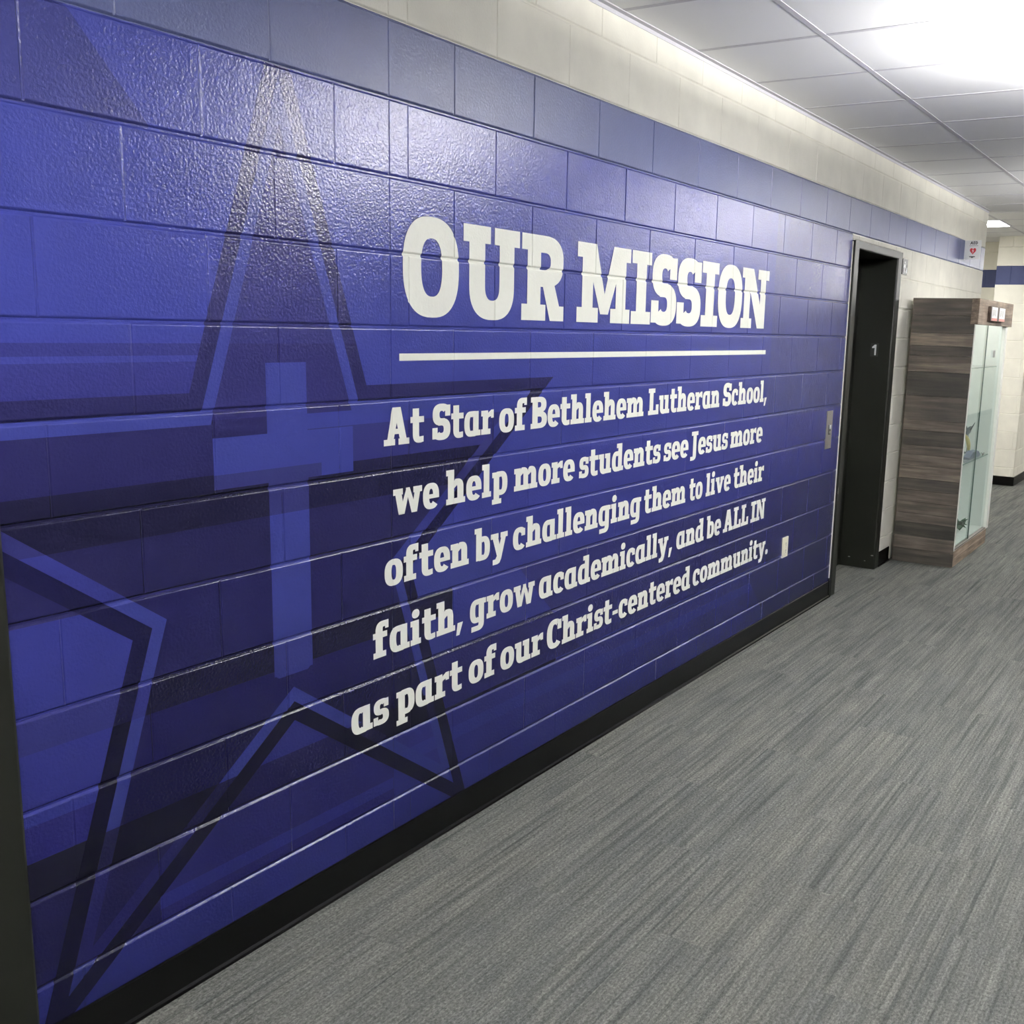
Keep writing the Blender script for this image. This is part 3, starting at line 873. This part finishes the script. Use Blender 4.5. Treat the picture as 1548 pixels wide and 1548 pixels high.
# picture sign right of the elevator frame
t = thing('pictogram_sign', (4.9, 0, 2.06), 'small black sign with white stair pictogram at the upper right of the black doorway', 'sign')
j = MB(); j.box(4.838, 4.962, -.006, .0045, 2.06, 2.166, .0015); j.build('sign_plate', M_DARK, t)
def flat_xz(mb, y, pts, th=.0012):
    A = [mb.bm.verts.new((a, y, b)) for a, b in pts]; B = [mb.bm.verts.new((a, y - th, b)) for a, b in pts]
    n = len(pts)
    for i in range(n): mb.bm.faces.new([A[i], A[(i + 1) % n], B[(i + 1) % n], B[i]])
    mb.bm.faces.new(B); mb.bm.faces.new(A[::-1])
j = MB()
flat_xz(j, -.0055, [(4.888 + .008 * math.cos(a), 2.141 + .008 * math.sin(a)) for a in [i * math.pi / 6 for i in range(12)]])
flat_xz(j, -.0055, [(4.876, 2.130), (4.900, 2.130), (4.912, 2.105), (4.906, 2.102), (4.896, 2.115), (4.896, 2.072), (4.889, 2.072), (4.888, 2.098), (4.886, 2.072), (4.879, 2.072), (4.879, 2.115), (4.868, 2.104), (4.864, 2.108)])
flat_xz(j, -.0055, [(4.918, 2.072), (4.918, 2.084), (4.928, 2.084), (4.928, 2.096), (4.938, 2.096), (4.938, 2.108), (4.95, 2.108), (4.95, 2.072)])
j.build('pictogram', M_SIGNW, t)

# AED sign projecting from the wall
t = thing('aed_sign', (6.67, -.066, 2.284), 'white AED sign with red heart projecting from the wall above the display case', 'sign')
XA = 6.67
j = MB(); j.box(XA, XA + .004, -.131, .0045, 2.284, 2.4365, .0015); pl = j.build('sign_panel', M_SIGNW, t)
j = MB(); j.box(XA - .001, XA + .03, -.004, .004, 2.284, 2.4365, .001); j.build('mounting_flange', M_SIGNW, t)
def gy(u): return -.012 - u * .107      # u 0..1 left to right as seen
def gz(v): return 2.284 + v * .1525
def shape(mb, pts): plate_yz(mb, XA - .0003, [(gy(u), gz(v)) for u, v in pts], .0008)
j = MB()
# A
shape(j, [(.28, .78), (.34, .78), (.42, .94), (.37, .94)]); shape(j, [(.37, .94), (.42, .94), (.50, .78), (.44, .78)]); shape(j, [(.34, .82), (.45, .82), (.45, .85), (.34, .85)])
# E
shape(j, [(.52, .78), (.57, .78), (.57, .94), (.52, .94)])
for v in (.78, .845, .91): shape(j, [(.56, v), (.65, v), (.65, v + .03), (.56, v + .03)])
# D
shape(j, [(.68, .78), (.73, .78), (.73, .94), (.68, .94)])
shape(j, [(.72, .91), (.76, .91), (.79, .88), (.79, .84), (.76, .81), (.72, .81), (.72, .78), (.78, .78), (.84, .83), (.84, .89), (.78, .94), (.72, .94)])
j.build('lettering', M_DARK, pl); j = MB()
shape(j, [(.24, .70), (.88, .70), (.88, .715), (.24, .715)])
j.build('caption_line', M_DARK, pl); j = MB()
shape(j, [(.28, .16), (.72, .16), (.72, .12), (.58, .10), (.50, .06), (.42, .10), (.28, .12)])
j.build('arrow', M_DARK, pl)
j = MB()
H = []
for i in range(40):
    a = 2 * math.pi * i / 40
    hx = 16 * math.sin(a) ** 3; hy = 13 * math.cos(a) - 5 * math.cos(2 * a) - 2 * math.cos(3 * a) - math.cos(4 * a)
    H.append((.53 + hx / 16 * .235, .44 + hy / 17 * .21))
plate_yz(j, XA - .0003, [(gy(u), gz(v)) for u, v in H], .0008)
j.build('heart', M_RED, pl)
j = MB(); plate_yz(j, XA - .0009, [(gy(u), gz(v)) for u, v in [(.56, .60), (.46, .42), (.53, .43), (.50, .28), (.60, .47), (.53, .46)]], .0008)
j.build('lightning_bolt', M_SIGNW, pl)

t = MB(); t.cyl((10.6195, .455, 2.225), (10.60, .455, 2.225), .018, .012, 14)
tag(t.build('coat_hook', M_DARK), 'tiny dark knob on the far cream wall just below the blue stripe', 'wall hook')

# ------------------------------------------------------------------ display cabinet
CX0, CX1, CY0, CY1 = 5.10, 6.265, -.462, -.028
t = thing('display_cabinet', ((CX0 + CX1) / 2, (CY0 + CY1) / 2, 0), 'tall glass-fronted display case clad in weathered grey boards standing against the cream wall', 'cabinet')
def boards(name, mat, specs, parent, seed=1):
    """specs: list of boxes (x0,x1,y0,y1,z0,z1, tone)"""
    bm = bmesh.new(); lay = bm.loops.layers.float_color.new('board')
    for x0, x1, y0, y1, z0, z1, tone in specs:
        g_ = bmesh.new(); bmesh.ops.create_cube(g_, size=1)
        for v in g_.verts: v.co = Vector(((x0 + x1) / 2 + v.co.x * (x1 - x0), (y0 + y1) / 2 + v.co.y * (y1 - y0), (z0 + z1) / 2 + v.co.z * (z1 - z0)))
        bmesh.ops.bevel(g_, geom=g_.edges[:], offset=.0018, segments=1, affect='EDGES')
        mp = {v: bm.verts.new(v.co) for v in g_.verts}
        for f in g_.faces:
            nf = bm.faces.new([mp[v] for v in f.verts])
            for l in nf.loops: l[lay] = (tone, tone, tone, 1)
        g_.free()
    off = Vector((0, 0, 0)); q = parent
    while q is not None: off += q.location; q = q.parent
    for v in bm.verts: v.co -= off
    me = bpy.data.meshes.new(name); bm.to_mesh(me); bm.free(); me.materials.append(mat)
    o = bpy.data.objects.new(name, me); COL.objects.link(o); o.parent = parent
    return o
zb = [0.0008, .105, .20, .30, .37, .455, .54, .625, .72, .80, .868, .975, 1.05, 1.225, 1.395, 1.51, 1.58, 1.666, 1.79, 1.911]
tn = [.30, .42, .18, .46, .52, .50, .30, .62, .54, .44, .26, .50, .42, .20, .56, .34, .70, .32, .44]
sp = []
for i, (a, b) in enumerate(zip(zb, zb[1:])):
    j_ = random.uniform(-.0012, .0012)
    sp.append((CX0 + j_, CX0 + .02, CY0, CY1, a + .0004, b - .0004, tn[i]))
boards('side_panel', M_WOODS, sp, t)
sp = [(CX1 - .02, CX1, CY0 + .02, CY1, a + .0004, b - .0004, tn[(i + 5) % len(tn)]) for i, (a, b) in enumerate(zip(zb, zb[1:]))]
boards('side_panel', M_WOODS, sp, t)
HD = -.484
boards('header', M_WOODF, [(CX0 - .002, 5.72, HD, CY0 + .03, 1.823, 1.912, .56), (5.7205, 6.36, HD, CY0 + .03, 1.800, 1.912, .60),
                           (CX0 - .002, 5.72, HD, CY0 + .03, 1.736, 1.8225, .62), (5.7205, 6.36, HD, CY0 + .03, 1.736, 1.7995, .42),
                           (6.335, 6.36, CY0 + .03, CY0 + .2, 1.736, 1.912, .3)], t)
boards('plinth', M_WOODF, [(CX0 + .001, CX1, CY0, CY0 + .02, .0008, .066, .62), (CX0 + .001, CX1, CY0, CY0 + .02, .0665, .122, .74), (CX0 + .02, CX1, CY0 + .02, CY1, .10, .122, .5)], t)
j = MB(); j.box(CX0 + .02, CX1 - .02, CY0 + .02, CY1, 1.885, 1.905); j.build('top_panel', M_WHITE, t)
j = MB(); j.box(CX0 + .10, CX1 - .10, CY0 + .05, CY0 + .15, 1.862, 1.8845, .003); q = j.build('fill_light_strip', lamp_mat(.3), t); q['label'] = 'added fill light strip under the top panel, brightening the case interior'  # assumed strip, not visible itself, added to light the case interior
j = MB(); j.box(CX0 + .0205, CX1 - .0205, CY1 - .014, CY1 - .002, .128, 1.885); j.build('back_panel', M_WHITE, t)
j = MB(); j.box(CX0 + .0203, CX0 + .026, CY0 + .022, CY1 - .014, .1285, 1.885); j.build('inner_lining', M_WHITE, t)
j = MB(); j.box(CX1 - .026, CX1 - .0203, CY0 + .022, CY1 - .014, .1285, 1.885); j.build('inner_lining', M_WHITE, t)
j = MB(); j.box(CX0 + .027, CX1 - .027, CY0 + .03, CY1 - .015, .1285, .136); j.build('inner_floor', M_WHITE, t)
j = MB(); j.box(CX0 - .001, CX0 + .012, CY0 - .006, CY0 + .0, .130, 1.735, .001); j.build('edge_strip', M_WHITEF, t)
j = MB(); j.box(CX1 - .075, CX1, CY0 - .012, CY0 + .019, .129, 1.735, .003); j.build('door_stile', M_WHITEF, t)
j = MB(); j.box(CX0 + .012, CX1 - .075, CY0 - .006, CY0 + .018, .1285, .140, .001); tr = j.build('door_track', M_TRACK, t)
j = MB(); j.box(CX0 + .001, CX1, CY0 - .003, CY0 + .004, .1225, .1285, .001); j.build('plinth_edge', M_WHITEF, t)
j = MB(); j.box(CX0 + .014, 5.575, CY0 + .001, CY0 + .006, .141, 1.734); g1 = j.build('sliding_glass_door', M_GLASS, t)
j = MB(); j.box(5.5755, 5.580, CY0 - .0005, CY0 + .0075, .141, 1.734); j.build('glass_edge', M_GLASSE, g1)
j = MB(); j.box(5.55, CX1 - .076, CY0 + .010, CY0 + .015, .141, 1.734); g2 = j.build('sliding_glass_door', M_GLASS, t)
j = MB(); j.box(5.885, 5.90, CY0 - .004, CY0 + .0095, 1.50, 1.555, .002); j.build('door_lock', M_STEEL, g2)
for zz in (.735, 1.43):
    j = MB(); j.box(CX0 + .027, CX1 - .08, CY0 + .03, CY1 - .016, zz - .006, zz); gs = j.build('glass_shelf', M_GLASS, t)
    j = MB(); j.box(CX0 + .027, CX1 - .08, CY0 + .0275, CY0 + .0298, zz - .006, zz); j.build('glass_edge', simple('glass_shelf_edge', (.25, .36, .34), .2), gs)

# the pair of little framed cards on the header
t2 = thing('framed_cards', (5.66, HD, 1.765), 'pair of small red and white cards in a wooden block on the display case header', 'sign')
j = MB(); j.box(5.395, 5.925, HD - .022, HD - .0005, 1.764, 1.868, .002); j.build('block', M_BROWN, t2)
for a, b in ((5.425, 5.625), (5.70, 5.91)):
    j = MB(); j.box(a, b, HD - .0235, HD - .0215, 1.768, 1.864, .0005); cdp = j.build('card', M_SIGNW, t2)
    j = MB(); j.box(a, b, HD - .0243, HD - .0234, 1.768, 1.786); j.build('red_band', M_PINK, cdp)
    for i in range(3):
        j = MB(); xx = a + .03 + i * .045; j.box(xx, xx + .012, HD - .0243, HD - .0234, 1.80 + .006 * (i % 2), 1.846)
        j.build('printed_mark', M_PRINT, cdp)

# things inside the case
j = MB()
for i in range(30):
    a = random.uniform(0, 2 * math.pi); L_ = random.uniform(.07, .15); up = random.uniform(.02, .11)
    c0 = Vector((5.90, -.33, .138)); e = c0 + Vector((math.cos(a) * L_ * 1.6, math.sin(a) * L_ * .55, up))
    m_1 = (c0 + e) / 2 + Vector((0, 0, .025))
    n_ = Vector((-math.sin(a), math.cos(a), .3)).normalized() * random.uniform(.010, .022); n_.z = abs(n_.z)
    j.face([c0, m_1 - Vector((n_.x, n_.y, 0)), e, m_1 + n_])
    j.face([c0, m_1 + Vector((0, 0, .016)), e, m_1 + n_])
o = j.build('leafy_sprig', simple('green_leaf', (.020, .10, .045), .5)); tag(o, 'small green leafy sprig on the floor of the display case', 'artificial plant')
j = MB()
pts = [(5.74 + .19 * math.sin(u * 1.9), -.335, .917 - .17 * u) for u in [i / 12 for i in range(13)]]
j.tube(pts, [.006 + .022 * math.sin(math.pi * i / 12) for i in range(13)], 10, .5)
j.tube([(5.922, -.335, .75), (5.925, -.335, .738)], [.012, .02], 10, .6)
o = j.build('ribbon', simple('yellow_ribbon', (.62, .52, .20), .5)); tag(o, 'curved yellow ribbon standing on the glass shelf in the display case', 'ribbon')
j = MB()
cs = [(5.61, .747), (5.68, .772), (5.76, .786), (5.85, .774), (5.93, .778), (6.0, .748)]
A = [j.bm.verts.new((x, -.41, z)) for x, z in cs]; B = [j.bm.verts.new((x + .01, -.365, z + .008)) for x, z in cs]
C = [j.bm.verts.new((x, -.41, .7355)) for x, z in cs]; D_ = [j.bm.verts.new((x + .01, -.365, .7355)) for x, z in cs]
for i in range(5):
    j.bm.faces.new([A[i], A[i + 1], B[i + 1], B[i]]); j.bm.faces.new([A[i], A[i + 1], C[i + 1], C[i]]); j.bm.faces.new([B[i], B[i + 1], D_[i + 1], D_[i]]); j.bm.faces.new([C[i], C[i + 1], D_[i + 1], D_[i]])
j.bm.faces.new([A[0], B[0], D_[0], C[0]]); j.bm.faces.new([A[5], B[5], D_[5], C[5]])
o = j.build('folded_cloth', simple('blue_grey_cloth', (.13, .15, .21), .8)); tag(o, 'folded blue-grey cloth lying on the glass shelf in the display case', 'cloth')
t = thing('bird_figurine', (6.13, -.28, .7352), 'slate grey bird figurine on a thin rod in the glass display case', 'figurine')
j = MB(); j.tube([(5.97, -.28, .868), (6.05, -.28, .888), (6.13, -.28, .912), (6.18, -.28, .928), (6.215, -.28, .942)], [.004, .014, .026, .018, .003], 12, .7)
j.build('body', M_SLATE, t)
for sx in (-1, 1):
    j = MB(); j.tube([(6.13, -.28 + .012 * sx, .918), (6.13, -.28 + .03 * sx, .955), (6.10, -.28 + .05 * sx, .985)], [.020, .014, .003], 10, .35); j.build('wing', M_SLATE, t)
j = MB(); j.cyl((6.13, -.28, .7355), (6.13, -.28, .742), .03, .026, 18); j.cyl((6.13, -.28, .741), (6.13, -.28, .90), .0025, n=8); j.build('stand', M_SLATE, t)
j = MB(); j.tube([(6.02, -.425, .739), (6.07, -.42, .744), (6.12, -.415, .750)], [.004, .0035, .002], 7)
j.tube([(6.05, -.422, .742), (6.075, -.40, .752)], [.0025, .0015], 6)
tag(j.build('dried_twig', M_BROWN), 'thin dark twig lying on the glass shelf beside the folded cloth', 'twig')

# ------------------------------------------------------------------ ceiling lights
def ceiling_light(x, y0, y1, label, w=.60, drop=.18, h=.095, k=1.0):  # drop is invented: fixtures hang low so they also light the ceiling
    t = thing('ceiling_light', (x, (y0 + y1) / 2, CEIL), label, 'ceiling light', 'corridor ceiling lights' if drop else None)
    x0, x1 = x - w / 2, x + w / 2
    zt = CEIL - drop if drop else CEIL - .002
    f = MB()
    for a in ((x0, x0 + .014, y0, y1), (x1 - .014, x1, y0, y1), (x0 + .014, x1 - .014, y0, y0 + .014), (x0 + .014, x1 - .014, y1 - .014, y1)):
        f.box(*a, zt - .010, zt + .002)
    f.build('frame', M_GRID, t)
    if drop:
        for yy in (y0 + .25, y1 - .25):
            f = MB(); f.cyl((x, yy, zt - .01), (x, yy, CEIL - .006), .009, n=12); f.cyl((x, yy, CEIL - .012), (x, yy, CEIL + .001), .05, n=20); f.build('stem', M_GRID, t)  # stems added only to carry the lowered fixture
    l = MB()
    l.box(x0 + .015, x1 - .015, y0 + .015, y1 - .015, zt - (h if drop else .006), zt - .0005 if drop else CEIL - .0005, .006 if drop else 0)
    l.build('lens', lamp_mat(k), t)
    if drop:
        u = MB(); u.box(x0 + .03, x1 - .03, y0 + .03, y1 - .03, zt + .0005, zt + .004); u.build('ceiling_fill_top', lamp_mat(k * CEIL_FILL), t)  # added emitter on top of the fixture, fills the ceiling with light
    return t
ceiling_light(1.83, -2.64, -1.42, 'bright ceiling light cut by the upper right corner of the view')
ceiling_light(5.95, -2.64, -1.42, 'ceiling light of the corridor over the display case', k=.55)
ceiling_light(-2.44, -2.64, -1.42, 'ceiling light of the corridor behind the camera')
ceiling_light(12.0, -2.64, -1.42, 'ceiling light of the corridor past the side passage', k=.6)
ceiling_light(16.4, -2.64, -1.42, 'fifth ceiling light from the near end of the corridor', k=.45)
ceiling_light(21.0, -2.64, -1.42, 'last ceiling light before the end wall of the corridor', k=.45)
ceiling_light(8.48, .03, 1.25, 'glowing flat ceiling light in the side passage beyond the AED sign', drop=0, k=.8)
